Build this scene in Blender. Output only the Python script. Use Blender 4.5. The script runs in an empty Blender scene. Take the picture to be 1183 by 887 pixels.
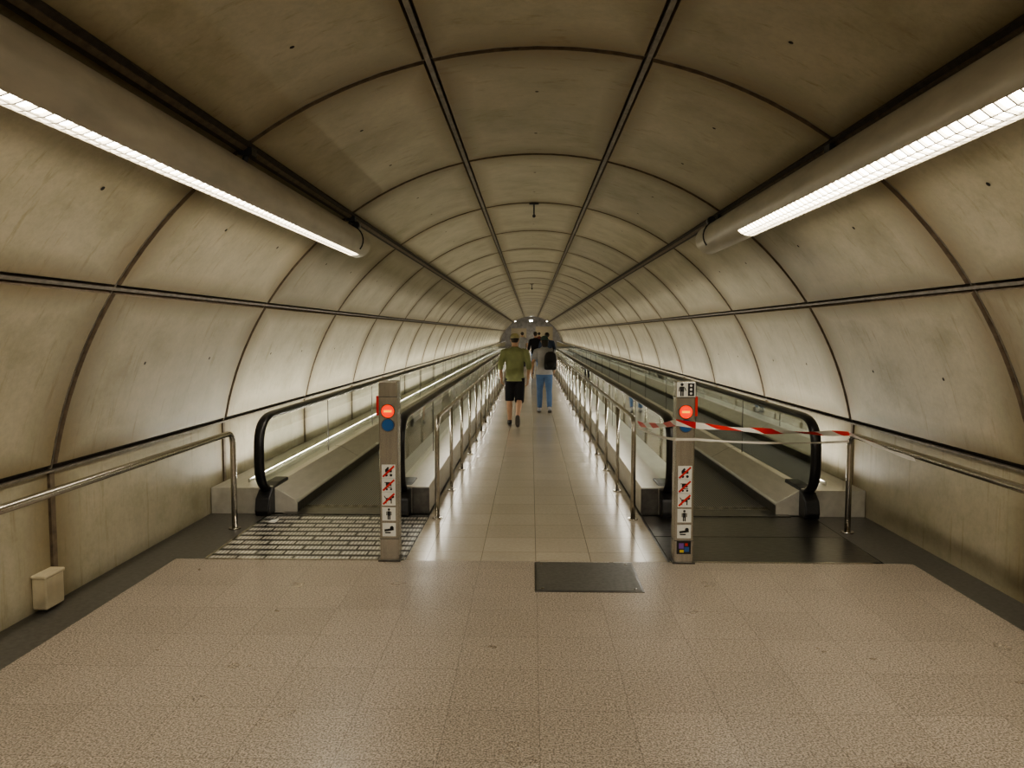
import bpy, math, random
from mathutils import Vector, Matrix
random.seed(7)
C=bpy.context.scene.collection
try:
    bpy.context.scene.view_settings.look='AgX - Medium High Contrast'
except Exception: pass
# ------------------------------------------------------------------ materials
def nm(name):
    m=bpy.data.materials.new(name); m.use_nodes=True
    nt=m.node_tree; b=nt.nodes['Principled BSDF']
    return m,nt,b
def L(nt,a,b): nt.links.new(a,b)
def node(nt,t,**k):
    n=nt.nodes.new(t)
    for a,v in k.items(): setattr(n,a,v)
    return n
def ramp(nt,fac,stops):
    r=node(nt,'ShaderNodeValToRGB'); e=r.color_ramp.elements
    while len(e)<len(stops): e.new(0.5)
    for i,(p,c) in enumerate(stops):
        e[i].position=p; e[i].color=(c[0],c[1],c[2],1) if not isinstance(c,(int,float)) else (c,c,c,1)
    L(nt,fac,r.inputs[0]); return r.outputs[0]
def mixc(nt,fac,a,b,mode='MIX'):
    n=node(nt,'ShaderNodeMix',data_type='RGBA',blend_type=mode)
    for s,v in ((0,fac),(6,a),(7,b)):
        if hasattr(v,'links'): L(nt,v,n.inputs[s])
        elif isinstance(v,(int,float)): n.inputs[s].default_value=v if s==0 else (v,v,v,1)
        else: n.inputs[s].default_value=(v[0],v[1],v[2],1)
    return n.outputs[2]
def objc(nt,scale=(1,1,1)):
    t=node(nt,'ShaderNodeTexCoord'); mp=node(nt,'ShaderNodeMapping'); mp.inputs['Scale'].default_value=scale
    L(nt,t.outputs['Object'],mp.inputs[0]); return mp.outputs[0]
def noise(nt,vec,scale,detail=4,rough=.55):
    n=node(nt,'ShaderNodeTexNoise'); n.inputs['Scale'].default_value=scale
    n.inputs['Detail'].default_value=detail; n.inputs['Roughness'].default_value=rough
    L(nt,vec,n.inputs['Vector']); return n.outputs['Fac']
def bump(nt,b,h,strength=.2,dist=.01):
    n=node(nt,'ShaderNodeBump'); n.inputs['Strength'].default_value=strength; n.inputs['Distance'].default_value=dist
    L(nt,h,n.inputs['Height']); L(nt,n.outputs[0],b.inputs['Normal'])
def simple(name,col,rough=.5,metal=0,var=.15,nscale=12,bmp=0,stretch=(1,1,1),spec=None):
    m,nt,b=nm(name)
    f=noise(nt,objc(nt,stretch),nscale)
    lo=tuple(c*(1-var) for c in col); hi=tuple(min(1,c*(1+var)) for c in col)
    L(nt,ramp(nt,f,[(.3,lo),(.7,hi)]),b.inputs['Base Color'])
    b.inputs['Roughness'].default_value=rough; b.inputs['Metallic'].default_value=metal
    if spec is not None: b.inputs['Specular IOR Level'].default_value=spec
    if bmp: bump(nt,b,f,bmp)
    return m
def emis(name,col,s):
    m,nt,b=nm(name); b.inputs['Base Color'].default_value=(*col,1)
    b.inputs['Emission Color'].default_value=(*col,1); b.inputs['Emission Strength'].default_value=s
    return m
def concrete(name,base,rough=.42):
    m,nt,b=nm(name)
    g=node(nt,'ShaderNodeNewGeometry')
    c1=ramp(nt,g.outputs['Random Per Island'],[(0,tuple(x*.86 for x in base)),(1,tuple(x*1.08 for x in base))])
    n1=noise(nt,objc(nt,(.8,.8,1.2)),1.9,7,.66)
    c2=mixc(nt,1,c1,ramp(nt,n1,[(.3,(.72,.70,.59)),(.5,(.95,.95,.90)),(.7,(1.12,1.11,1.09))]),'MULTIPLY')
    n2=noise(nt,objc(nt,(2.2,7,.5)),2.0,6,.7)      # run-off streaks
    c3=mixc(nt,1,c2,ramp(nt,n2,[(.28,(.74,.69,.57)),(.43,(1,1,1))]),'MULTIPLY')
    n3=noise(nt,objc(nt),26,6,.7)
    c4=mixc(nt,1,c3,ramp(nt,n3,[(.35,.9),(.62,1.04)]),'MULTIPLY')
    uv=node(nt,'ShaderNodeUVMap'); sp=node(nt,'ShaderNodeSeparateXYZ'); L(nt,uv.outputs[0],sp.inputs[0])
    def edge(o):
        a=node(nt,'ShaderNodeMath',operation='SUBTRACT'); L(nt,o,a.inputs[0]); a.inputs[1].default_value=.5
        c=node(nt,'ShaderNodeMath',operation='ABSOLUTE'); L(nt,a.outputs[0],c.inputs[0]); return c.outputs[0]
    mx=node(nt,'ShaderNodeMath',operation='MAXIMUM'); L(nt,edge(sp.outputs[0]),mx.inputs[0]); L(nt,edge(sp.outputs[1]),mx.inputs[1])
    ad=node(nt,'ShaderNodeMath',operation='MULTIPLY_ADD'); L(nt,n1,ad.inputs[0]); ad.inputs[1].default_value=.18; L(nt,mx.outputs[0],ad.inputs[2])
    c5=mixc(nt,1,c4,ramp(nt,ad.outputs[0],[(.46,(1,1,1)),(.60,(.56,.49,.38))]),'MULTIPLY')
    L(nt,c5,b.inputs['Base Color'])
    L(nt,ramp(nt,n3,[(.3,rough-.08),(.7,rough+.12)]),b.inputs['Roughness'])
    bump(nt,b,n3,.12,.004)
    return m
def tiles(name,c1,c2,size,mortar,speck=70,rough=.28,speckamt=.35,dobump=True,mort=(.22,.18,.14)):
    m,nt,b=nm(name); o=objc(nt)
    br=node(nt,'ShaderNodeTexBrick'); br.offset=0; br.squash=1
    br.inputs['Scale'].default_value=1; br.inputs['Brick Width'].default_value=size; br.inputs['Row Height'].default_value=size
    br.inputs['Mortar Size'].default_value=mortar; br.inputs['Mortar Smooth'].default_value=.3
    br.inputs['Color1'].default_value=(*c1,1); br.inputs['Color2'].default_value=(*c2,1)
    br.inputs['Mortar'].default_value=(*mort,1)
    L(nt,o,br.inputs['Vector'])
    n1=noise(nt,o,speck,2,.7)
    k=mixc(nt,1,br.outputs['Color'],ramp(nt,n1,[(.36,1-speckamt),(.5,1),(.62,1+speckamt*.8)]),'MULTIPLY')
    if dobump:
        n4=noise(nt,o,speck*.5,1,.5)
        k=mixc(nt,1,k,ramp(nt,n4,[(.30,(.80,.78,.75)),(.5,(1,1,1)),(.70,(1.12,1.10,1.08))]),'MULTIPLY')
    n2=noise(nt,o,.7,3,.5)
    k=mixc(nt,1,k,ramp(nt,n2,[(.3,(.92,.91,.90)),(.7,(1.05,1.04,1.03))]),'MULTIPLY')
    L(nt,k,b.inputs['Base Color'])
    if dobump:
        n3=noise(nt,o,3,3,.5)
        L(nt,ramp(nt,n3,[(.3,rough-.03),(.7,rough+.06)]),b.inputs['Roughness'])
        bump(nt,b,br.outputs['Fac'],-.2,.002)
    else: b.inputs['Roughness'].default_value=rough
    return m
M={}
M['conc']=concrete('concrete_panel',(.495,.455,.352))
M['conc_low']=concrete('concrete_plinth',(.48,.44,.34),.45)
M['rim']=simple('rusty_panel_rim',(.14,.105,.07),.6,0,.3,20)
M['seam']=simple('dark_seam',(.045,.036,.028),.7,0,.3,20)
M['seambar']=simple('joint_profile',(.22,.195,.16),.45,.3,.3,15)
M['hole']=simple('anchor_hole',(.03,.025,.02),.9)
M['floor']=tiles('granite_tile',(.345,.300,.250),(.385,.337,.282),.4,.0016,120,.30,.6,True,(.19,.165,.135))
M['floor_c']=tiles('corridor_tile',(.45,.405,.33),(.49,.44,.36),.4,.0028,40,.20,.06,False,(.20,.175,.14))
M['border']=simple('dark_border_stone',(.10,.095,.085),.3,0,.25,30)
M['hatch']=simple('hatch_plate',(.15,.145,.135),.38,.5,.2,40,.1)
M['steel']=simple('brushed_steel',(.50,.48,.44),.27,1,.10,60,.05,(1,1,.08))
M['steel_tube']=simple('steel_tube',(.55,.52,.47),.2,1,.08,30)
M['steel_dk']=simple('worn_landing_steel',(.16,.155,.148),.28,.9,.25,14,.05,(1,4,1))
M['deck']=simple('deck_aluminium',(.60,.58,.52),.3,.3,.08,18,.03,(1,.2,1))
M['black']=simple('black_rubber',(.012,.012,.013),.32,0,.2,30)
M['blackp']=simple('black_plastic',(.02,.02,.022),.4,0,.2,30)
M['lampbody']=simple('lamp_housing',(.46,.425,.35),.38,.15,.15,9,.04,(1,.3,1))
M['louver']=simple('louver',(.45,.42,.35),.35,.3,.05)
M['white']=simple('sign_white',(.8,.8,.76),.5,0,.04)
M['ink']=simple('sign_black',(.015,.015,.018),.5,0,.05)
M['red']=simple('sign_red',(.65,.03,.025),.45,0,.06)
M['blue']=simple('sign_blue',(.03,.12,.36),.35,0,.06)
M['yel']=simple('sticker_yellow',(.7,.55,.08),.5,0,.06)
M['pur']=simple('sticker_violet',(.22,.1,.4),.5,0,.06)
M['redlit']=emis('lit_red_signal',(1,.04,.004),.95)
M['amber']=emis('lit_amber_bar',(1,.50,.02),1.1)
M['bluelit']=emis('blue_signal',(.015,.09,.25),.12)
M['box']=simple('beige_box',(.58,.51,.36),.5,0,.1)
M['lamp']=emis('lamp_diffuser',(1,.92,.78),24)
M['farlamp']=emis('hall_lamp',(1,.95,.85),14)
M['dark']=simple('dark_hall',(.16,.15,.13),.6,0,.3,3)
# ribbed belt
m,nt,b=nm('ribbed_belt'); w=node(nt,'ShaderNodeTexWave',wave_type='BANDS',bands_direction='X'); w.inputs['Scale'].default_value=14
L(nt,objc(nt),w.inputs['Vector']); L(nt,ramp(nt,w.outputs['Fac'],[(.3,(.03,.03,.03)),(.7,(.26,.255,.245))]),b.inputs['Base Color'])
b.inputs['Roughness'].default_value=.33; b.inputs['Metallic'].default_value=.6; bump(nt,b,w.outputs['Fac'],.4,.004); M['belt']=m
# ribbed entry plate: rib reflections painted in as bright rows running across
m,nt,b=nm('ribbed_entry_plate'); br=node(nt,'ShaderNodeTexBrick'); br.offset=.5
br.inputs['Scale'].default_value=1; br.inputs['Brick Width'].default_value=.21; br.inputs['Row Height'].default_value=.040
br.inputs['Mortar Size'].default_value=.0085; br.inputs['Mortar Smooth'].default_value=.2
br.inputs['Color1'].default_value=(.82,.80,.74,1); br.inputs['Color2'].default_value=(.64,.62,.57,1); br.inputs['Mortar'].default_value=(.05,.047,.042,1)
L(nt,objc(nt,(1,.3,1)),br.inputs['Vector'])
w=node(nt,'ShaderNodeTexWave',wave_type='BANDS',bands_direction='X'); w.inputs['Scale'].default_value=11; L(nt,objc(nt),w.inputs['Vector'])
L(nt,mixc(nt,1,br.outputs['Color'],ramp(nt,w.outputs['Fac'],[(.15,.5),(.5,1)]),'MULTIPLY'),b.inputs['Base Color'])
b.inputs['Roughness'].default_value=.3; b.inputs['Metallic'].default_value=.4; bump(nt,b,br.outputs['Fac'],-.5,.004); M['rib_glint']=m
# glass
m=bpy.data.materials.new('balustrade_glass'); m.use_nodes=True; nt=m.node_tree; nt.nodes.clear()
out=node(nt,'ShaderNodeOutputMaterial'); tr=node(nt,'ShaderNodeBsdfTransparent'); tr.inputs[0].default_value=(.93,.96,.93,1)
gl=node(nt,'ShaderNodeBsdfGlossy'); gl.inputs['Roughness'].default_value=.03; gl.inputs['Color'].default_value=(.95,1,.96,1)
fr=node(nt,'ShaderNodeFresnel'); fr.inputs[0].default_value=1.6; mx=node(nt,'ShaderNodeMixShader')
L(nt,fr.outputs[0],mx.inputs[0]); L(nt,tr.outputs[0],mx.inputs[1]); L(nt,gl.outputs[0],mx.inputs[2]); L(nt,mx.outputs[0],out.inputs[0]); M['glass']=m
# barrier tape (UV x = metres along)
m,nt,b=nm('red_white_tape'); uv=node(nt,'ShaderNodeUVMap'); sp=node(nt,'ShaderNodeSeparateXYZ'); L(nt,uv.outputs[0],sp.inputs[0])
a=node(nt,'ShaderNodeMath',operation='MULTIPLY_ADD'); L(nt,sp.outputs[1],a.inputs[0]); a.inputs[1].default_value=.15; L(nt,sp.outputs[0],a.inputs[2])
k=node(nt,'ShaderNodeMath',operation='MULTIPLY'); L(nt,a.outputs[0],k.inputs[0]); k.inputs[1].default_value=2.2
fz=node(nt,'ShaderNodeMath',operation='FRACT'); L(nt,k.outputs[0],fz.inputs[0])
g=node(nt,'ShaderNodeMath',operation='GREATER_THAN'); L(nt,fz.outputs[0],g.inputs[0]); g.inputs[1].default_value=.5
L(nt,mixc(nt,g.outputs[0],(.75,.73,.68),(.62,.02,.02)),b.inputs['Base Color']); b.inputs['Roughness'].default_value=.35; M['tape']=m
M['tapew']=simple('white_tape',(.72,.70,.65),.35,0,.05)

# ------------------------------------------------------------------ mesh builder
class MB:
    def __init__(s): s.v=[];s.f=[];s.m=[];s.uv=[];s.mats=[];s.smooth=[]
    def mi(s,mat):
        mat=M[mat] if isinstance(mat,str) else mat
        if mat not in s.mats: s.mats.append(mat)
        return s.mats.index(mat)
    def face(s,idx,mat,uv=None,sm=False):
        s.f.append(tuple(idx)); s.m.append(s.mi(mat)); s.uv.append(uv); s.smooth.append(sm)
    def add(s,vs): i=len(s.v); s.v+= [tuple(p) for p in vs]; return i
    def box(s,x0,x1,y0,y1,z0,z1,mat):
        i=s.add([(x0,y0,z0),(x1,y0,z0),(x1,y1,z0),(x0,y1,z0),(x0,y0,z1),(x1,y0,z1),(x1,y1,z1),(x0,y1,z1)])
        for q in ((0,3,2,1),(4,5,6,7),(0,1,5,4),(1,2,6,5),(2,3,7,6),(3,0,4,7)): s.face([i+k for k in q],mat)
    def poly(s,pts,mat): i=s.add(pts); s.face(range(i,i+len(pts)),mat)
    def prism(s,prof,y0,y1,mat,caps=True):   # prof [(x,z)]
        n=len(prof); i=s.add([(x,y0,z) for x,z in prof]+[(x,y1,z) for x,z in prof])
        for k in range(n): s.face((i+k,i+(k+1)%n,i+n+(k+1)%n,i+n+k),mat)
        if caps: s.face([i+k for k in range(n)][::-1],mat); s.face([i+n+k for k in range(n)],mat)
    def prismx(s,prof,x0,x1,mat):            # prof [(y,z)]
        n=len(prof); i=s.add([(x0,y,z) for y,z in prof]+[(x1,y,z) for y,z in prof])
        for k in range(n): s.face((i+k,i+(k+1)%n,i+n+(k+1)%n,i+n+k),mat)
        s.face([i+k for k in range(n)][::-1],mat); s.face([i+n+k for k in range(n)],mat)
    def tube(s,path,r,mat,seg=12,caps=True,ell=None,round_=False,ref=None):
        P=[Vector(p) for p in path]; n=len(P)
        R=r if isinstance(r,(list,tuple)) else [r]*n; R=list(R)
        if round_:
            d0=(P[0]-P[1]).normalized(); d1=(P[-1]-P[-2]).normalized()
            A=[];RA=[];B=[];RB=[]
            for a in (80,55,28):
                t=math.radians(a); A.append(P[0]+d0*R[0]*math.sin(t)); RA.append(R[0]*math.cos(t))
            for a in (28,55,80):
                t=math.radians(a); B.append(P[-1]+d1*R[-1]*math.sin(t)); RB.append(R[-1]*math.cos(t))
            P=A+P+B; R=RA+R+RB; n=len(P)
        T=[]
        for i in range(n):
            a=P[max(0,i-1)];b_=P[min(n-1,i+1)]; T.append((b_-a).normalized())
        u=Vector(ref) if ref else (Vector((0,0,1)) if abs(T[0].z)<.9 else Vector((1,0,0)))
        i0=len(s.v)
        for i in range(n):
            u=(u-T[i]*u.dot(T[i])).normalized(); w_=T[i].cross(u)
            ea,eb=(ell if ell else (1,1))
            for k in range(seg):
                t=2*math.pi*k/seg
                s.v.append(tuple(P[i]+(u*math.cos(t)*ea+w_*math.sin(t)*eb)*R[i]))
        for i in range(n-1):
            for k in range(seg):
                a=i0+i*seg+k;b2=i0+i*seg+(k+1)%seg
                s.face((a,b2,b2+seg,a+seg),mat,None,True)
        if caps:
            s.face([i0+k for k in range(seg)][::-1],mat); s.face([i0+(n-1)*seg+k for k in range(seg)],mat)
    def rings(s,R,mat,seg=24):   # (cx,cy,cz,a,b) horizontal rings
        i0=len(s.v)
        for cx,cy,cz,a,b_ in R:
            for k in range(seg):
                t=2*math.pi*k/seg; s.v.append((cx+a*math.cos(t),cy+b_*math.sin(t),cz))
        for i in range(len(R)-1):
            for k in range(seg):
                a=i0+i*seg+k;b2=i0+i*seg+(k+1)%seg; s.face((a,b2,b2+seg,a+seg),mat,None,True)
        s.face([i0+k for k in range(seg)][::-1],mat); s.face([i0+(len(R)-1)*seg+k for k in range(seg)],mat)
    def ball(s,c,r,mat,seg=16,n=9):
        rx,ry,rz=r if isinstance(r,(tuple,list)) else (r,r,r)
        s.rings([(c[0],c[1],c[2]+rz*math.sin(math.radians(a)),rx*math.cos(math.radians(a)),ry*math.cos(math.radians(a))) for a in [-85+170*i/(n-1) for i in range(n)]],mat,seg)
    def mesh(s,name):
        me=bpy.data.meshes.new(name); me.from_pydata(s.v,[],s.f)
        for m_ in s.mats: me.materials.append(m_)
        me.polygons.foreach_set('material_index',s.m); me.polygons.foreach_set('use_smooth',s.smooth)
        if any(u is not None for u in s.uv):
            ul=me.uv_layers.new(name='UVMap')
            for p,u in zip(me.polygons,s.uv):
                if u:
                    for li,c in zip(p.loop_indices,u): ul.data[li].uv=c
        me.update(); return me
    def obj(s,name,parent=None,bevel=0,loc=None):
        o=bpy.data.objects.new(name,s.mesh(name)); C.objects.link(o)
        if parent: o.parent=parent
        if bevel:
            b_=o.modifiers.new('bevel','BEVEL'); b_.width=bevel; b_.segments=2; b_.limit_method='ANGLE'
        if loc: o.location=loc
        return o
def empty(name,loc=(0,0,0)):
    e=bpy.data.objects.new(name,None); C.objects.link(e); e.location=loc; e.empty_display_size=.2; return e
def area(name,loc,rot,sx,sy,W,col,parent=None):
    l=bpy.data.lights.new(name,'AREA'); l.shape='RECTANGLE'; l.size=sx; l.size_y=sy; l.energy=W; l.color=col
    o=bpy.data.objects.new(name,l); C.objects.link(o); o.location=loc; o.rotation_euler=rot
    if parent: o.parent=parent
    return o

# ------------------------------------------------------------------ tunnel shell
R0=3.0; CZ=.30; SP=2.59; Y1=4.485
YS=[Y1+SP*k for k in range(-4,28)]
YEND=YS[-1]; YBACK=YS[0]
def arc(th,r=R0): t=math.radians(th); return r*math.sin(t),CZ+r*math.cos(t)
SEG=[-80,-57.5,-35.2,-12.3,12.3,35.2,57.5,80]
def panel(mb,th0,th1,y0,y1,mat,holes=True):
    g=.019; da=math.degrees(g/R0); th0+=da; th1-=da; y0+=g; y1-=g; n=8; bz=.013; db=math.degrees(bz/R0)
    A=[th0+db+(th1-th0-2*db)*i/n for i in range(n+1)]
    i0=len(mb.v)
    for t in A:
        x,z=arc(t); mb.v+=[(x,y0+bz,z),(x,y1-bz,z)]
    for i in range(n):
        u0=i/n;u1=(i+1)/n; a=i0+2*i
        mb.face((a,a+1,a+3,a+2),mat,[(u0,0),(u0,1),(u1,1),(u1,0)],True)
    def pt(t,y,r): x,z=arc(t,r); return (x,y,z)
    ro=R0+.03
    for (ya,yb) in ((y0+bz,y0),(y1-bz,y1)):
        j=len(mb.v)
        for t,t2 in zip(A,[th0+(th1-th0)*i/n for i in range(n+1)]): mb.v+=[pt(t,ya,R0),pt(t2,yb,ro)]
        for i in range(n): a=j+2*i; mb.face((a,a+1,a+3,a+2),'rim')
    for t,t2 in ((A[0],th0),(A[-1],th1)):
        j=mb.add([pt(t,y0+bz,R0),pt(t,y1-bz,R0),pt(t2,y1,ro),pt(t2,y0,ro)]); mb.face((j,j+1,j+2,j+3),'rim')
    if holes:
        for fy,ft in ((.30,.5),(.72,.5)):
            if th1<-57 or th0>57: ft=.55
            yc=y0+(y1-y0)*fy; tc=th0+(th1-th0)*ft; r_=.013
            pts=[]
            for k in range(10):
                a=2*math.pi*k/10
                pts.append(pt(tc+math.degrees(r_*math.cos(a)/R0),yc+r_*math.sin(a),R0-.003))
            mb.poly(pts,'hole')
def strip_back(mb,th0,th1):
    n=12
    for i in range(n):
        a=th0+(th1-th0)*i/n;b_=th0+(th1-th0)*(i+1)/n
        x0,z0=arc(a,R0+.032);x1,z1=arc(b_,R0+.032)
        mb.poly([(x0,YBACK,z0),(x0,YEND,z0),(x1,YEND,z1),(x1,YBACK,z1)],'seam')
ceil=MB();wl=MB();wr=MB()
for k in range(len(YS)-1):
    for j in range(7):
        mb=wl if j<2 else (wr if j>4 else ceil)
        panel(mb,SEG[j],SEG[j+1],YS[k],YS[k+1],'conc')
strip_back(ceil,-36.2,36.2); strip_back(wl,-84,-36.2); strip_back(wr,36.2,84)
def bar_long(mb,th,w,d,mat):
    x,z=arc(th,R0+.03); t=math.radians(th); nx,nz=-math.sin(t),-math.cos(t); tx,tz=math.cos(t),-math.sin(t)
    p=[(x+tx*w/2,z+tz*w/2),(x-tx*w/2,z-tz*w/2),(x-tx*w/2+nx*d,z-tz*w/2+nz*d),(x+tx*w/2+nx*d,z+tz*w/2+nz*d)]
    mb.prism(p,YBACK,YEND,mat)
for th in (-12.3,12.3): bar_long(ceil,th,.030,.036,'seambar')
for th in (-57.5,): bar_long(wl,th,.020,.026,'seambar')
for th in (57.5,): bar_long(wr,th,.020,.026,'seambar')
for th in (-35.2,35.2): bar_long(ceil,th,.08,.055,'seam'); bar_long(ceil,th,.03,.065,'rim')
for sgn,mb in ((-1,wl),(1,wr)):
    X=sgn*2.975; zt=CZ+R0*math.cos(math.radians(80))-.012
    mb.poly([(sgn*3.01,YBACK,-.05),(sgn*3.01,YEND,-.05),(sgn*3.01,YEND,zt+.1),(sgn*3.01,YBACK,zt+.1)],'seam')
    for k in range(len(YS)-1):
        y0=YS[k]+.03;y1=YS[k+1]-.03
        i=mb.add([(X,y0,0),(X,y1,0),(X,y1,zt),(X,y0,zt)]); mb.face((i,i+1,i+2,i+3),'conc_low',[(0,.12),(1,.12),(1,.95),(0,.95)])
        i=mb.add([(X,y0,zt),(X,y1,zt),(sgn*3.01,y1,zt),(sgn*3.01,y0,zt)]); mb.face((i,i+1,i+2,i+3),'rim')
        mb.box(min(X-sgn*.012,X+sgn*.02),max(X-sgn*.012,X+sgn*.02),YS[k]-.022,YS[k]+.022,0,zt,'rim')
    mb.box(min(X-sgn*.02,X+sgn*.03),max(X-sgn*.02,X+sgn*.03),YBACK,YEND,zt-.004,zt+.010,'seambar')
ceil.obj('ceiling'); wl.obj('wall_left'); wr.obj('wall_right')
rib=MB()
for y in YS:
    for j in range(36):
        a=-80+160*j/36;b_=-80+160*(j+1)/36
        x0,z0=arc(a,R0+.012);x1,z1=arc(b_,R0+.012)
        xo,zo=arc(a,R0+.04);x2,z2=arc(b_,R0+.04)
        w_=.007
        i=rib.add([(x0,y-w_,z0),(x1,y-w_,z1),(x1,y+w_,z1),(x0,y+w_,z0),(xo,y-w_,zo),(x2,y-w_,z2),(x2,y+w_,z2),(xo,y+w_,zo)])
        rib.face((i,i+1,i+2,i+3),'seambar'); rib.face((i,i+1,i+5,i+4),'seambar'); rib.face((i+3,i+2,i+6,i+7),'seambar')
rib.obj('trim_1')
bw=MB(); bw.box(-3.2,3.2,YBACK-.2,YBACK,-.05,3.5,'conc_low'); bw.obj('wall_back')
# far hall: dark side walls, lit floor, escalator mouth
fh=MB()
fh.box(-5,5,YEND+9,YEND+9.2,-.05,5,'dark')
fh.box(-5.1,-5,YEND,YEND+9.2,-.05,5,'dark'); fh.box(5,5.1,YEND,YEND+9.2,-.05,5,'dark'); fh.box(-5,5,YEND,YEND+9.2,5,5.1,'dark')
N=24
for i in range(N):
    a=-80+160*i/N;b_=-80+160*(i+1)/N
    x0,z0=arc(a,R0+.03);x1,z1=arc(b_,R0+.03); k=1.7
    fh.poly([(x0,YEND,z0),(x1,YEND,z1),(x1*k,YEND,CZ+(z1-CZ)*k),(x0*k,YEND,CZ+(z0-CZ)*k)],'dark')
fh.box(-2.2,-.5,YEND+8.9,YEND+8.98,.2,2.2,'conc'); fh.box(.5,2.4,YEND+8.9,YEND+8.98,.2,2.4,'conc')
fh.obj('wall_far')
hl=MB()
for x in (-1.8,0,1.8): hl.box(x-.15,x+.15,YEND+1.5,YEND+7,2.9,3.0,'farlamp')
hl.obj('hall_lamp')

# ------------------------------------------------------------------ floor
YP=5.37; YN=6.75
fl=MB()
fl.poly([(-2.64,YBACK,0),(2.70,YBACK,0),(2.70,YP,0),(-2.64,YP,0)],'floor')
fl.poly([(-.95,YP,0),(.95,YP,0),(.95,YEND,0),(-.95,YEND,0)],'floor_c')
for x0,x1 in ((-3.01,-2.64),(2.70,3.01)): fl.poly([(x0,YBACK,0),(x1,YBACK,0),(x1,YP,0),(x0,YP,0)],'border')
for x0,x1 in ((-3.01,-2.43),(2.5,3.01)): fl.poly([(x0,YP,0),(x1,YP,0),(x1,YEND,0),(x0,YEND,0)],'border')
for x0,x1 in ((-2.43,-.95),(.95,2.5)): fl.poly([(x0,YN,-.01),(x1,YN,-.01),(x1,YEND,-.01),(x0,YEND,-.01)],'border')
fl.poly([(-2.43,YP,-.004),(-.95,YP,-.004),(-.95,YN,-.004),(-2.43,YN,-.004)],'steel_dk')
fl.poly([(.95,YP,-.004),(2.5,YP,-.004),(2.5,YN,-.004),(.95,YN,-.004)],'steel_dk')
fl.poly([(-6,YEND,0),(6,YEND,0),(6,YEND+9,0),(-6,YEND+9,0)],'floor_c')
fl.obj('floor')
h=MB()
h.box(-.01,.69,4.72,5.34,0,.004,'steel_dk'); h.box(.005,.675,4.735,5.325,.004,.006,'hatch')
for x in (.04,.64):
    for y in (4.77,5.29): h.tube([(x,y,.005),(x,y,.008)],.012,'steel',8)
h.obj('floor_hatch')
pp=MB(); pp.poly([(-2.34,6.42,.006),(-2.26,6.40,.006),(-2.25,6.50,.022),(-2.33,6.51,.006)],'white'); pp.obj('paper_scrap')

# ------------------------------------------------------------------ moving walkways
YW=YEND-2.5
WARM=(1,.945,.83)
def newel_path(y0,top=.9,bot=.20,ry=.44):
    pts=[]; zc=(top+bot)/2; hz=(top-bot)/2
    for i in range(25):
        t=math.pi/2+math.pi*i/24
        c,s_=math.cos(t),math.sin(t)
        e=.66
        yy=y0+ry+ry*math.copysign(abs(c)**e,c); zz=zc+hz*math.copysign(abs(s_)**e,s_)
        pts.append((yy,zz))
    return pts
def balustrade(par,x,side,name):
    y0=6.60
    np_=newel_path(y0); pth=[(x,YW,.9)]+[(x,YW*.5,.9)]+[(x,p[0],p[1]) for p in np_]+[(x,y0+.8,.20)]
    a=MB(); a.tube(pth,.046,'black',14,ell=(.6,1.0),ref=(0,0,1)); a.obj(name+'_handrail',par)
    g=MB(); inner=newel_path(y0+.055,.87,.26,.40)
    prof=[(p[0],p[1]) for p in inner]+[(YW,.26),(YW,.87)]
    g.poly([(x,p[0],p[1]) for p in prof],'glass')
    g.obj(name+'_glass',par)
    t=MB(); tp=[(x,YW,.868)]+[(x,p[0],p[1]) for p in newel_path(y0+.03,.872,.225,.42)]
    t.tube(tp,.014,'steel_tube',8)
    y=8.9
    while y<YW: t.box(x-.004,x+.004,y-.006,y+.006,.25,.87,'steel_dk'); y+=2.5
    t.obj(name+'_rail_profile',par)
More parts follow.
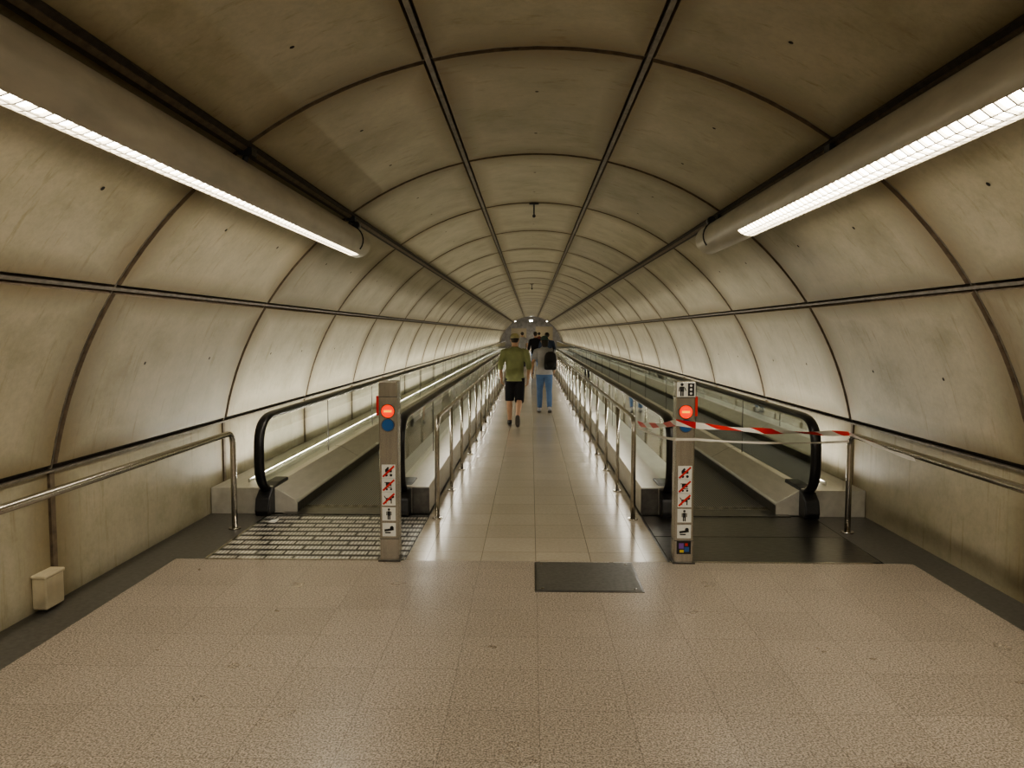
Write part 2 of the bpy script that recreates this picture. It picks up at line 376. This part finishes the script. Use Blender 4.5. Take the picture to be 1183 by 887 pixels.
for sgn in (-1,1):
    par=empty('moving_walkway')
    xo=sgn*2.46; xi=sgn*1.20
    balustrade(par,xo,-sgn,'outer'); balustrade(par,xi,sgn,'inner')
    d=MB()
    def P(l): return [(sgn*a,b_) for a,b_ in l]
    d.prism(P([(2.50,0),(2.965,0),(2.965,.24),(2.50,.24)]),6.75,YW,'deck')
    d.prism(P([(2.50,0),(2.50,.245),(2.42,.245),(2.20,.12),(2.19,.10),(2.19,0)]),6.80,YW,'deck')
    d.prism(P([(.97,0),(.97,.25),(1.235,.25),(1.40,.12),(1.41,.10),(1.41,0)]),6.80,YW,'deck')
    d.box(min(sgn*.965,sgn*1.12),max(sgn*.965,sgn*1.12),6.78,6.80,0,.245,'steel_dk')
    y=9.3
    while y<YW:
        d.box(min(sgn*2.49,sgn*2.43),max(sgn*2.49,sgn*2.43),y,y+.006,.24,.247,'seam'); 
        i=d.add([(sgn*2.42,y,.2465),(sgn*2.20,y,.1215),(sgn*2.20,y+.008,.1215),(sgn*2.42,y+.008,.2465)]); d.face((i,i+1,i+2,i+3),'seam')
        i=d.add([(sgn*1.235,y,.2515),(sgn*1.40,y,.1215),(sgn*1.40,y+.008,.1215),(sgn*1.235,y+.008,.2515)]); d.face((i,i+1,i+2,i+3),'seam')
        y+=2.5
    d.box(min(sgn*2.187,sgn*2.192),max(sgn*2.187,sgn*2.192),6.82,YW,.0,.09,'steel_dk')
    d.box(min(sgn*1.407,sgn*1.413),max(sgn*1.407,sgn*1.413),6.82,YW,.0,.09,'steel_dk')
    d.obj('decking',par,.006)
    n=MB()
    for x in (xo,xi):
        w_=.066
        n.prismx([(6.66,.0),(6.63,.05),(6.66,.16),(6.76,.235),(6.95,.262),(7.2,.262),(7.2,0)],x-w_,x+w_,'blackp')
    n.obj('newel_base',par,.012)
    be=MB(); be.box(min(sgn*1.41,sgn*2.19),max(sgn*1.41,sgn*2.19),7.0,YW,-.008,.004,'belt'); be.obj('belt',par)
    c=MB()
    c.box(min(sgn*1.29,sgn*2.30),max(sgn*1.29,sgn*2.30),6.72,7.0,-.003,.010,'steel_dk')
    x=1.42
    while x<2.19:
        c.box(min(sgn*x,sgn*(x+.006)),max(sgn*x,sgn*(x+.006)),6.95,7.08,.004,.013,'steel'); x+=.018
    c.obj('comb_plate',par)
    l=MB()
    if sgn<0:
        l.box(-2.41,-.96,YP+.01,6.70,-.003,.004,'rib_glint')
        l.box(-2.43,-2.41,YP,6.7,-.003,.006,'steel')
    else:
        l.box(.97,2.49,YP+.01,6.05,-.003,.003,'steel_dk'); l.box(.97,2.49,6.06,6.72,-.003,.003,'steel_dk')
    l.box(min(sgn*.96,sgn*2.42),max(sgn*.96,sgn*2.42),YP-.012,YP+.01,-.003,.005,'steel')
    l.obj('landing_plate',par)
    s_=MB()
    s_.box(min(sgn*2.60,sgn*2.615),max(sgn*2.60,sgn*2.615),7.0,YW,.24,.275,'deck'); s_.box(min(sgn*2.70,sgn*2.715),max(sgn*2.70,sgn*2.715),7.0,YW,.24,.275,'deck')
    s_.obj('fill_trough',par)  # trough added to hold the fill lights on the outer deck
    y=7.1
    while y<YW-3:
        ln=5.0
        area('fill_uplight',(sgn*2.658,y+ln/2,.262),(math.pi,0,0),.07,ln,40,WARM,par)  # added fill, aimed up to brighten walls and vault
        # fill strip added under the inner handrail to brighten corridor and people
        area('corridor_fill',(sgn*1.165,y+ln/2+.4,.862),(0,sgn*math.radians(38),0),.016,ln,12.5,WARM,par)
        y+=5.2

# ------------------------------------------------------------------ railings
def arcpts(c,r,a0,a1,n=7):
    return [(c[0],c[1]+r*math.cos(math.radians(a0+(a1-a0)*i/n)),c[2]+r*math.sin(math.radians(a0+(a1-a0)*i/n))) for i in range(n+1)]
for sgn in (-1,1):
    e=empty('corridor_railing'); x=sgn*.87; y0=6.62
    t=MB()
    p=[(x,y0,0),(x,y0,.5)]+arcpts((x,y0+.12,.78),.12,180,90)+[(x,y0+2,.9),(x,YW,.9)]
    t.tube(p,.021,'steel_tube',12,ref=(1,0,0)); t.obj('top_rail',e)
    q=MB(); y=y0+1.2
    while y<YW:
        q.tube([(x,y,0),(x,y,.885)],.018,'steel_tube',10); q.tube([(x,y,0),(x,y,.012)],.042,'steel_tube',12); y+=1.2
    q.tube([(x,y0,0),(x,y0,.012)],.045,'steel_tube',12)
    q.obj('posts',e)
for x,xe in ((-2.54,-2.9),(2.59,2.9)):
    e=empty('wall_handrail'); t=MB(); y0=6.22; z=.82
    p=[(x,y0,0),(x,y0,.5)]+[(x,y0-.1+.1*math.cos(math.radians(a)),z-.1+.1*math.sin(math.radians(a))) for a in range(0,91,15)]+[(x,3,z),(x,YBACK+.1,z)]
    t.tube(p,.024,'steel_tube',14,ref=(1,0,0)); t.tube([(x,y0,0),(x,y0,.012)],.05,'steel_tube',14); t.obj('rail',e)
    b_=MB(); s=1 if x>0 else -1
    for y in (2.4,-.2,-2.8):
        b_.tube([(x,y,z-.02),(x,y,z-.07),(x+s*.06,y,z-.10),(s*2.975,y,z-.10)],.010,'steel_tube',8)
        b_.tube([(s*2.96,y,z-.10),(s*2.975,y,z-.10)],.035,'steel_tube',12)
    b_.obj('brackets',e)

# ------------------------------------------------------------------ tube lamps
for sgn in (-1,1):
    for (ya,yb,le) in ((-1.2,7.42,7.22 if sgn<0 else 6.05),(-5.6,-1.5,-1.7)):
        e=empty('tube_lamp'); cx,cz,r=(-1.74,2.52,.13) if sgn<0 else (1.69,2.55,.134)
        if ya<YBACK+.3: ya=YBACK+.3
        la=ya+.25
        a0,a1=(-64 if sgn<0 else -42),-128
        def cp(a,rr=r): t=math.radians(a); return (cx-sgn*rr*math.cos(t),cz+rr*math.sin(t))
        h=MB()
        def full(y0,y1):
            i0=len(h.v); n=32
            ys=[y0,y1]
            for y in ys:
                for k in range(n): px,pz=cp(360*k/n); h.v.append((px,y,pz))
            for k in range(n): h.face((i0+k,i0+(k+1)%n,i0+n+(k+1)%n,i0+n+k),'lampbody',None,True)
        full(ya,la); full(le,yb)
        def cap(y,d):
            i0=len(h.v);n=32; A=(0,25,50,70,85)
            for a in A:
                for k in range(n):
                    px,pz=cp(360*k/n,r*math.cos(math.radians(a))); h.v.append((px,y+d*.10*math.sin(math.radians(a)),pz))
            for j in range(len(A)-1):
                for k in range(n): q=i0+j*n; h.face((q+k,q+(k+1)%n,q+n+(k+1)%n,q+n+k),'lampbody',None,True)
            h.face([i0+(len(A)-1)*n+k for k in range(n)],'lampbody')
        cap(ya,-1); cap(yb,1)
        n=28; angs=[a0+(360+a1-a0)*k/n for k in range(n+1)]
        i0=len(h.v)
        for a in angs:
            px,pz=cp(a); h.v+=[(px,la,pz),(px,le,pz)]
        for k in range(n): q=i0+2*k; h.face((q,q+1,q+3,q+2),'lampbody',None,True)
        for yy in (la,le):
            h.poly([(cp(a)[0],yy,cp(a)[1]) for a in [a0+(a1-a0)*k/6 for k in range(7)]]+[(cx,yy,cz)],'lampbody')
        for a in (a0,a1):
            px,pz=cp(a); qx,qz=cp(a,r*.84); h.poly([(px,la,pz),(px,le,pz),(qx,le,qz),(qx,la,qz)],'lampbody')
        h.obj('housing',e)
        d=MB(); i0=len(d.v)
        for k in range(7):
            a=a0+(a1-a0)*k/6; px,pz=cp(a,r*.88); d.v+=[(px,la,pz),(px,le,pz)]
        for k in range(6): q=i0+2*k; d.face((q,q+2,q+3,q+1),'lamp',None,True)
        d.obj('diffuser',e)
        # louvre grid: cross blades + lengthwise bars with real thickness
        f=MB(); y=la+.03
        K=4 if sgn<0 else 5
        while y<le-.01:
            P0=[cp(a0+(a1-a0)*k/4,r*.885) for k in range(5)]; P1=[cp(a0+(a1-a0)*k/4,r*.995) for k in range(5)]
            for k in range(4):
                for yy in (y,y+.010): f.poly([(P0[k][0],yy,P0[k][1]),(P0[k+1][0],yy,P0[k+1][1]),(P1[k+1][0],yy,P1[k+1][1]),(P1[k][0],yy,P1[k][1])],'louver')
                f.poly([(P1[k][0],y,P1[k][1]),(P1[k+1][0],y,P1[k+1][1]),(P1[k+1][0],y+.010,P1[k+1][1]),(P1[k][0],y+.010,P1[k][1])],'louver')
            y+=.075
        for k in range(1,K-1):
            a=a0+(a1-a0)*k/(K-1); da=.9
            p0=cp(a,r*.93);p1=cp(a-da,r*.997);p2=cp(a+da,r*.997)
            f.poly([(p0[0],la,p0[1]),(p0[0],le,p0[1]),(p1[0],le,p1[1]),(p1[0],la,p1[1])],'louver')
            f.poly([(p1[0],la,p1[1]),(p1[0],le,p1[1]),(p2[0],le,p2[1]),(p2[0],la,p2[1])],'louver')
        f.obj('louvers',e)
        b_=MB()
        for y in [yy for yy in (7.07,4.485,1.895,-.7,-2.2) if ya<yy<yb]:
            tx,tz=arc(sgn*35.2,R0-.03)
            b_.tube([(tx,y,tz),(cx,y,cz+.1)],.018,'blackp',8)
            b_.box(tx-.04,tx+.04,y-.04,y+.04,tz-.035,tz+.01,'blackp')
            if y>6.5:
                ring=[(cp(a,r+.004)[0],y,cp(a,r+.004)[1]) for a in range(-40,215,15)]
                b_.tube(ring,.008,'blackp',6,ref=(0,1,0))
                b_.tube([(cx-sgn*.05,y+.05,cz+.15),(cx-sgn*.05,y+.14,cz+.15)],.035,'blackp',10)
        b_.obj('bracket',e)
# unseen ceiling lamp added behind the camera to brighten the foreground
e=empty('rear_fill_lamp'); b_=MB(); b_.box(-.55,.55,-3.4,-1.6,3.10,3.16,'lampbody'); b_.tube([(-.4,-2.5,3.16),(-.4,-2.5,3.27)],.012,'blackp',8); b_.tube([(.4,-2.5,3.16),(.4,-2.5,3.27)],.012,'blackp',8); b_.obj('housing',e)
area('rear_fill_panel',(0,-2.5,3.09),(math.radians(25),0,0),1.0,1.7,140,WARM,e)

# ------------------------------------------------------------------ bollards
def rectf(mb,x,z,w,h_,y,mat): mb.poly([(x-w/2,y,z-h_/2),(x+w/2,y,z-h_/2),(x+w/2,y,z+h_/2),(x-w/2,y,z+h_/2)],mat)
def discf(mb,x,z,r,y,mat,n=24): mb.poly([(x+r*math.cos(2*math.pi*k/n),y,z+r*math.sin(2*math.pi*k/n)) for k in range(n)],mat)
def linef(mb,x0,z0,x1,z1,w,y,mat):
    d=Vector((x1-x0,z1-z0)); d.normalize(); n_=Vector((-d.y,d.x))*w/2
    mb.poly([(x0-n_.x,y,z0-n_.y),(x1-n_.x,y,z1-n_.y),(x1+n_.x,y,z1+n_.y),(x0+n_.x,y,z0+n_.y)],mat)
def picto(mb,kind,x,z,y,s=.095):
    rectf(mb,x,z,s,s,y,'white'); Y=y-.001; k=s/.1
    def l(a,b_,c,d,w=.008): linef(mb,x+a*k,z+b_*k,x+c*k,z+d*k,w*k,Y,'ink')
    def dd(a,b_,r): discf(mb,x+a*k,z+b_*k,r*k,Y,'ink',14)
    if kind=='person': dd(0,.033,.009); rectf(mb,x,z+.004*k,.022*k,.034*k,Y,'ink'); l(-.006,-.01,-.006,-.042,.009); l(.006,-.01,.006,-.042,.009); l(-.016,.018,-.016,-.01,.006); l(.016,.018,.016,-.01,.006)
    if kind=='dog': rectf(mb,x,z-.002*k,.045*k,.018*k,Y,'ink'); l(-.02,-.01,-.02,-.034); l(.018,-.01,.018,-.034); dd(.028,.016,.012); l(-.022,.004,-.034,.022,.006)
    if kind=='pram': l(-.025,.004,.025,.004,.022); l(.02,.01,.034,.034,.006); dd(-.016,-.028,.010); dd(.018,-.028,.010); l(-.018,.01,0,.03,.014)
    if kind=='cart': l(-.03,.02,.02,.02,.006); rectf(mb,x,z+.006*k,.042*k,.024*k,Y,'ink'); l(-.02,-.016,.024,-.016,.006); dd(-.014,-.03,.008); dd(.018,-.03,.008); l(.02,.02,.036,.034,.006)
    if kind=='arrowhand': l(-.034,-.006,.034,.004,.016); l(-.03,-.022,.012,-.022,.01); dd(.02,.014,.014)
    if kind in('dog','pram','cart'): linef(mb,x-.042*k,z-.040*k,x+.042*k,z+.040*k,.014*k,Y-.001,'red')
for sgn in (-1,1):
    e=empty('signal_bollard'); x=sgn*1.06; y0,y1=5.34,5.46; w=.068
    b_=MB(); b_.box(x-w,x+w,y0,y1,0,1.31,'steel'); b_.obj('column',e,.008)
    d=MB(); d.box(x-w-.012,x+w+.012,y0-.012,y1+.012,0,.012,'steel_dk')
    d.box(x-w-.002,x+w+.002,y0-.002,y1+.002,.165,.170,'steel_dk'); d.box(x-w-.002,x+w+.002,y0-.002,y1+.002,1.195,1.2,'steel_dk')
    d.box(x+w if sgn>0 else x-w-.022, x+w+.022 if sgn>0 else x-w, y0+.03,y1-.03,1.06,1.20,'red')
    d.obj('fittings',e)
    s=MB(); f=y0-.004
    for z,r,mt in ((1.095,.046,'redlit'),(.995,.042,'bluelit')):
        s.tube([(x,y0+.004,z),(x,y0-.008,z)],r+.006,'steel_dk',24); discf(s,x,z,r,y0-.0095,mt,28)
    rectf(s,x,1.095,.056,.015,y0-.011,'amber')
    s.obj('signal_lights',e)
    p=MB()
    for kind,z in (('pram',.66),('cart',.56),('dog',.46),('person',.35),('arrowhand',.235)): picto(p,kind,x,z,f,.098)
    if sgn>0:
        rectf(p,x,1.253,.13,.104,f,'white'); Y=f-.001
        discf(p,x-.03,1.289,.011,Y,'ink',14); rectf(p,x-.03,1.257,.030,.036,Y,'ink'); rectf(p,x-.037,1.224,.010,.034,Y,'ink'); rectf(p,x-.023,1.224,.010,.034,Y,'ink')
        linef(p,x-.047,1.27,x-.052,1.24,.006,Y,'ink'); linef(p,x-.013,1.27,x-.002,1.245,.006,Y,'ink')
        rectf(p,x+.034,1.253,.044,.090,Y,'ink')
        for j in range(3):
            discf(p,x+.034,1.226+j*.028,.009,Y-.001,'white',12)
        rectf(p,x,.118,.10,.095,f,'ink'); rectf(p,x-.018,.13,.035,.04,Y,'pur'); rectf(p,x+.02,.105,.035,.035,Y,'blue'); rectf(p,x-.015,.092,.03,.02,Y,'yel'); rectf(p,x+.018,.14,.02,.02,Y,'red')
    p.obj('pictograms',e)

# ------------------------------------------------------------------ tape
def ribbon(mb,a,b_,sag,w,mat,n=24,twist=0,u0=0):
    a=Vector(a);b_=Vector(b_); Ln=(b_-a).length; i0=len(mb.v)
    for i in range(n+1):
        t=i/n; p=a.lerp(b_,t)+Vector((0,0,-sag*4*t*(1-t)))
        an=twist*math.sin(t*math.pi*2.3); hw=Vector((0,math.sin(an),math.cos(an)))*w/2
        mb.v+=[tuple(p-hw),tuple(p+hw)]
    for i in range(n):
        q=i0+2*i; u=u0+Ln*i/n;u1=u0+Ln*(i+1)/n; mb.face((q,q+2,q+3,q+1),mat,[(u,0),(u1,0),(u1,1),(u,1)],True)
t=MB()
ribbon(t,(.90,6.60,.86),(.99,5.33,1.02),.02,.045,'tape',12,.7,.1)
ribbon(t,(.99,5.33,1.02),(1.13,5.33,1.0),0,.045,'tape',3,0,.1)
ribbon(t,(1.13,5.33,1.0),(2.56,6.17,.835),.015,.045,'tape',28,1.1,.45)
ribbon(t,(1.13,5.33,.90),(2.56,6.17,.77),.02,.018,'tapew',28,.9)
ribbon(t,(.99,5.33,.90),(.90,6.60,.83),.02,.02,'tapew',12,.6)
ribbon(t,(.99,5.33,.90),(1.13,5.33,.90),0,.02,'tapew',3,0)
ribbon(t,(2.56,6.17,.835),(2.553,5.1,.80),.01,.03,'tapew',14,1.0)
t.obj('barrier_tape')

# ------------------------------------------------------------------ small things
b_=MB(); b_.box(-2.975,-2.885,4.27,4.44,.02,.225,'box'); b_.box(-2.975,-2.88,4.26,4.45,.205,.23,'box'); b_.obj('emergency_light_box',None,.010)
for y in (9.66,25.2):
    zt=CZ+R0-.012
    e=MB(); e.tube([(0,y,zt),(0,y,zt-.16)],.009,'blackp',8); e.tube([(0,y-.06,zt-.165),(0,y+.05,zt-.15)],.020,'blackp',12); e.box(-.06,.06,y-.03,y+.03,zt-.012,zt,'blackp')
    e.obj('security_camera')

# ------------------------------------------------------------------ people
def remesh(mb,name,vox,parent,smooth=4):
    tmp=bpy.data.objects.new('tmp',mb.mesh('tmp')); C.objects.link(tmp)
    r=tmp.modifiers.new('r','REMESH'); r.mode='VOXEL'; r.voxel_size=vox; r.use_smooth_shade=True
    s=tmp.modifiers.new('s','SMOOTH'); s.iterations=smooth; s.factor=.5
    dg=bpy.context.evaluated_depsgraph_get(); dg.update()
    me=bpy.data.meshes.new_from_object(tmp.evaluated_get(dg)); me.name=name
    bpy.data.objects.remove(tmp)
    if not me.materials: me.materials.append(mb.mats[0])
    for p in me.polygons: p.use_smooth=True
    o=bpy.data.objects.new(name,me); C.objects.link(o); o.parent=parent; return o
def V(p): return Vector(p)
def hand(mb,wr,el,mat,side):
    d=(V(wr)-V(el)).normalized(); fw=Vector((0,1,0)); fw=(fw-d*fw.dot(d)).normalized(); out=d.cross(fw)
    if out.x*side<0: out=-out
    palm=V(wr)+d*.085
    mb.tube([V(wr)-d*.01,V(wr)+d*.03,palm],[.026,.036,.038],mat,12,ell=(1,.42),ref=tuple(fw),round_=True)
    for off,ln in ((-.028,.058),(-.009,.072),(.010,.076),(.029,.068)):
        a=palm+fw*off-d*.01; b1=a+d*ln*.5-out*.006; c=b1+d*ln*.4-out*.02; c2=c+d*ln*.22-out*.018
        mb.tube([a,b1,c,c2],[.0095,.009,.008,.0075],mat,8,round_=True)
    a=V(wr)+d*.02+fw*.028; b1=a+d*.032+fw*.022-out*.008; c=b1+d*.032+fw*.004-out*.008
    mb.tube([a,b1,c],[.012,.011,.009],mat,8,round_=True)
def person(name,loc,scale,J,mats,vox=.008,female=False,rotz=0,cap=None,hair=None,longpants=False,sleeve=1.0,turn=0,bag=None):
    e=empty(name,loc); e.scale=(scale,)*3; e.rotation_euler=(0,0,rotz)
    sk,sh,pa,so=mats
    b_=MB()
    wsh=.165 if female else .185
    hip=.165 if female else .155
    b_.rings([(0,0,.84,.10,.08),(0,0,.88,hip,.105),(0,0,.95,hip,.11),(0,.0,1.06,.132 if female else .145,.092),(0,0,1.18,.145 if female else .158,.10),(0,0,1.30,.155 if female else .172,.105),(0,-.005,1.38,wsh-.015,.095),(0,-.01,1.425,.12,.075),(0,-.005,1.455,.062,.058),(0,.005,1.52,.054,.056)],sk,28)
    c,s_=math.cos(turn),math.sin(turn)
    H=MB()
    hz=1.60
    H.rings([(0,.012,hz-.122,.022,.03),(0,.02,hz-.112,.040,.052),(0,.016,hz-.085,.055,.070),(0,.008,hz-.05,.066,.084),(0,.002,hz-.01,.073,.093),(0,-.002,hz+.03,.076,.097),(0,-.004,hz+.065,.070,.088),(0,-.005,hz+.092,.050,.064),(0,-.005,hz+.106,.022,.03)],sk,24)
    H.tube([(0,.090,hz+.012),(0,.108,hz-.018),(0,.104,hz-.026)],[.008,.012,.011],sk,8,round_=True)
    H.tube([(-.022,.082,hz-.052),(0,.089,hz-.050),(.022,.082,hz-.052)],.0065,sk,6,round_=True)
    H.tube([(-.035,.083,hz+.024),(0,.092,hz+.022),(.035,.083,hz+.024)],.008,sk,6,round_=True)
    for q in (-1,1): H.tube([(q*.074,-.005,hz+.018),(q*.082,-.012,hz+.0),(q*.074,0,hz-.028)],[.010,.012,.008],sk,8,round_=True)
    def rot(mb):
        mb.v=[(x*c-y*s_,x*s_+y*c,z) for x,y,z in mb.v]
    rot(H)
    off=len(b_.v); b_.v+=H.v
    for f in H.f: b_.face([k+off for k in f],sk)
    for q,k in ((-1,'L'),(1,'R')):
        S,E,W=J['arm'+k]; b_.tube([(q*wsh*.75,0,1.385),S,(V(S).lerp(V(E),.5)),E,V(E).lerp(V(W),.35),W],[.05,.052,.044,.037,.037,.024],sk,14,round_=True)
        hand(b_,W,E,sk,q)
        Hp,K,A,T=J['leg'+k]; b_.tube([Hp,V(Hp).lerp(V(K),.4),K,V(K).lerp(V(A),.3),A],[.085,.075,.052,.056,.034],sk,16,round_=True)
        b_.tube([V(A),V(A).lerp(V(T),.5)],[.034,.03],sk,10,round_=True)
    remesh(b_,'body',vox,e,3)
    f=MB()
    for q in (-1,1):
        f.ball((q*.030,.081,hz+.004),(.011,.009,.008),W_EYE,10,7); f.ball((q*.030,.089,hz+.004),(.005,.003,.005),'ink',8,5)
    f.tube([(-.020,.0885,hz-.051),(0,.0955,hz-.049),(.020,.0885,hz-.051)],.004,LIP,6)
    rot(f); f.obj('face_details',e)
    t=MB()
    hem=.84 if not female else .86
    t.rings([(0,0,hem,hip+.026,.13),(0,0,hem+.04,hip+.024,.128),(0,0,.98,hip+.01,.122),(0,0,1.08,.162 if not female else .148,.113),(0,0,1.20,.172 if not female else .158,.118),(0,0,1.31,.184 if not female else .168,.12),(0,-.005,1.385,wsh+.002,.108),(0,-.01,1.435,.13,.086),(0,-.005,1.462,.075,.07),(0,-.004,1.475,.066,.064)],sh,30)
    for q,k in ((-1,'L'),(1,'R')):
        S,E,W=[V(p) for p in J['arm'+k]]
        if sleeve<=1: pts=[(q*wsh*.72,0,1.388),S,S.lerp(E,sleeve*.6),S.lerp(E,sleeve)]; rr=[.062,.068,.063,.060]
        else: pts=[(q*wsh*.72,0,1.388),S,S.lerp(E,.6),E,E.lerp(W,sleeve-1)]; rr=[.062,.068,.06,.054,.047]
        t.tube(pts,rr,sh,16)
    remesh(t,'shirt',vox,e,4)
    p=MB()
    p.rings([(0,0,.80,.12,.09),(0,0,.86,hip+.012,.115),(0,0,.94,hip+.010,.12),(0,0,1.02,hip-.002,.112)],pa,28)
    for q,k in ((-1,'L'),(1,'R')):
        Hp,K,A,T=[V(v_) for v_ in J['leg'+k]]
        if longpants: p.tube([Hp,Hp.lerp(K,.5),K,K.lerp(A,.35),K.lerp(A,.93)],[.098,.088,.066,.066,.052],pa,18)
        else: p.tube([Hp,Hp.lerp(K,.5),K,K.lerp(A,.06)],[.102,.097,.086,.085],pa,18)
    remesh(p,'trousers' if longpants else 'shorts',vox,e,4)
    s=MB(); so2=MB()
    for k in ('L','R'):
        A,T=V(J['leg'+k][2]),V(J['leg'+k][3]); hl=V(J['heel'+k])
        up=Vector((0,0,1)); d=(T-hl).normalized(); n_=(up-d*up.dot(d)).normalized()
        s.tube([hl+n_*.012+d*.01,hl.lerp(T,.35)+n_*.018,hl.lerp(T,.7)+n_*.008,T-d*.01],[.040,.044,.046,.036],so,14,ell=(.85,1),ref=tuple(n_),round_=True)
        s.tube([hl+n_*.02+d*.035,A],[.042,.043],so,12,round_=True)
        so2.tube([hl-n_*.022,hl.lerp(T,.4)-n_*.022,hl.lerp(T,.75)-n_*.022,T-n_*.02],[.038,.038,.046,.034],SOLE,14,ell=(.22,1),ref=tuple(n_),round_=True)
    remesh(s,'shoes',vox*.9,e,3); so2.obj('shoe_soles',e)
    if cap:
        h=MB(); h.rings([(0,-.004,hz+.030,.084,.105),(0,-.004,hz+.060,.082,.102),(0,-.006,hz+.092,.068,.084),(0,-.006,hz+.115,.042,.052),(0,-.006,hz+.122,.01,.012)],cap,28)
        h.poly([(.078*math.cos(math.radians(a)),.062*1+.10*math.sin(math.radians(a))*1.15,hz+.040-.012*math.sin(math.radians(a))) for a in range(0,181,15)],cap)
        rot(h); h.obj('cap',e)
    if hair:
        h=MB()
        zb=hz-.05 if not female else hz-.13
        if cap: h.rings([(0,-.045,zb,.052,.047),(0,-.034,zb+.04,.072,.066),(0,-.018,hz+.01,.080,.084),(0,-.012,hz+.05,.078,.090),(0,-.010,hz+.08,.058,.070),(0,-.010,hz+.10,.030,.036)],hair,24)
        else: h.rings([(0,-.045,zb,.050,.045),(0,-.034,zb+.04,.072,.066),(0,-.022,hz+.01,.083,.086),(0,-.016,hz+.055,.084,.096),(0,-.012,hz+.09,.064,.075),(0,-.012,hz+.116,.030,.036)],hair,24)
        rot(h); remesh(h,'hair',vox,e,3)
    if bag:
        g=MB(); bx,by,bz=bag
        g.rings([(bx,by,bz-.20,.10,.05),(bx,by,bz-.18,.135,.075),(bx,by-.005,bz-.05,.14,.085),(bx,by,bz+.10,.13,.075),(bx,by+.005,bz+.17,.10,.06),(bx,by+.01,bz+.20,.05,.035)],BAG,24)
        g.ball((bx,by-.075,bz-.08),(.10,.035,.085),BAG)
        g.tube([(bx+.06,by+.05,bz+.14),(bx+.075,.02,1.475),(bx+.06,.10,1.42),(bx+.055,.128,1.30),(bx+.07,.11,1.15),(bx+.09,by+.06,bz-.14)],.014,BAG,8)
        remesh(g,'backpack',.008,e,3)
    return e
W_EYE=simple('eye_white',(.7,.68,.64),.3,0,.02); LIP=simple('lips',(.40,.16,.13),.5,0,.05)
BAG=simple('black_nylon',(.012,.012,.014),.5,0,.2,40,.1); SOLE=simple('shoe_sole',(.12,.11,.10),.6,0,.1)
SK=simple('skin',(.55,.34,.23),.5,0,.06,20); 
def cloth(n,c): return simple(n,c,.85,0,.14,7,.5)
OLIVE=cloth('olive_cotton',(.30,.325,.165)); BLK=cloth('black_cotton',(.014,.014,.017)); SHOE=simple('dark_shoe',(.02,.02,.022),.5,0,.1)
KHAKI=cloth('khaki_cap',(.44,.40,.23)); GREY=cloth('grey_cotton',(.44,.43,.44)); JEAN=cloth('blue_denim',(.12,.20,.37)); HAIR=simple('dark_hair',(.035,.025,.018),.5,0,.3,60,.3); TEAL=cloth('dark_green_cap',(.05,.09,.08))
WSHOE=simple('grey_shoe',(.4,.4,.42),.5,0,.1)
Jm=dict(armL=[(-.20,0,1.375),(-.265,-.05,1.12),(-.255,.06,.90)],armR=[(.20,0,1.375),(.262,-.06,1.12),(.245,.0,.885)],
 legL=[(-.085,0,.90),(-.10,.085,.49),(-.095,.07,.085),(-.10,.24,.033)],heelL=(-.095,.02,.045),
 legR=[(.085,0,.90),(.085,.02,.48),(.055,-.24,.185),(.058,-.175,.04)],heelR=(.055,-.27,.20))
person('man',(-.32,13.35,0),.96,Jm,(SK,OLIVE,BLK,SHOE),.008,cap=KHAKI,hair=HAIR,sleeve=1.25,turn=-.1)
Jw=dict(armL=[(-.178,0,1.375),(-.255,-.07,1.13),(-.275,.03,.91)],armR=[(.178,0,1.375),(.25,-.02,1.13),(.235,.14,.97)],
 legL=[(-.085,0,.90),(-.10,.09,.49),(-.105,.10,.085),(-.115,.27,.033)],heelL=(-.105,.05,.045),
 legR=[(.085,0,.90),(.105,.0,.48),(.115,-.17,.12),(.12,-.05,.036)],heelR=(.118,-.22,.085))
person('woman',(.245,15.6,0),.93,Jw,(SK,GREY,JEAN,WSHOE),.008,female=True,cap=TEAL,hair=HAIR,longpants=True,sleeve=.75,turn=.25,bag=(.13,-.175,1.17))
person('pedestrian',(.15,30,0),1.0,Jw,(SK,BLK,JEAN,SHOE),.014,hair=HAIR,longpants=True,sleeve=1.6)
person('pedestrian',(.52,26,0),.98,Jm,(SK,cloth('navy_cotton',(.05,.07,.12)),BLK,SHOE),.014,hair=HAIR,longpants=True,sleeve=1.7)
person('pedestrian',(-.45,37,0),1.0,Jw,(SK,cloth('pale_cotton',(.4,.4,.42)),BLK,SHOE),.014,hair=HAIR,longpants=True,sleeve=.8)
person('pedestrian',(.45,44,0),1.0,Jw,(SK,cloth('maroon_cotton',(.2,.06,.06)),BLK,SHOE),.014,hair=HAIR,longpants=True,sleeve=.8)

# ------------------------------------------------------------------ world + camera
w=bpy.data.worlds.new('world'); bpy.context.scene.world=w; w.use_nodes=True
w.node_tree.nodes['Background'].inputs[0].default_value=(.9,.85,.7,1); w.node_tree.nodes['Background'].inputs[1].default_value=.02
cam=bpy.data.cameras.new('camera'); co=bpy.data.objects.new('camera',cam); C.objects.link(co)
F=870; cam.sensor_width=36; cam.lens=36*F/1183; cam.clip_end=400; cam.clip_start=.05
co.location=(-.04,0,1.65)
pitch=math.atan(58.5/F); yaw=math.atan(21.5/F)
co.rotation_euler=(math.pi/2-pitch,0,yaw)
bpy.context.scene.camera=co
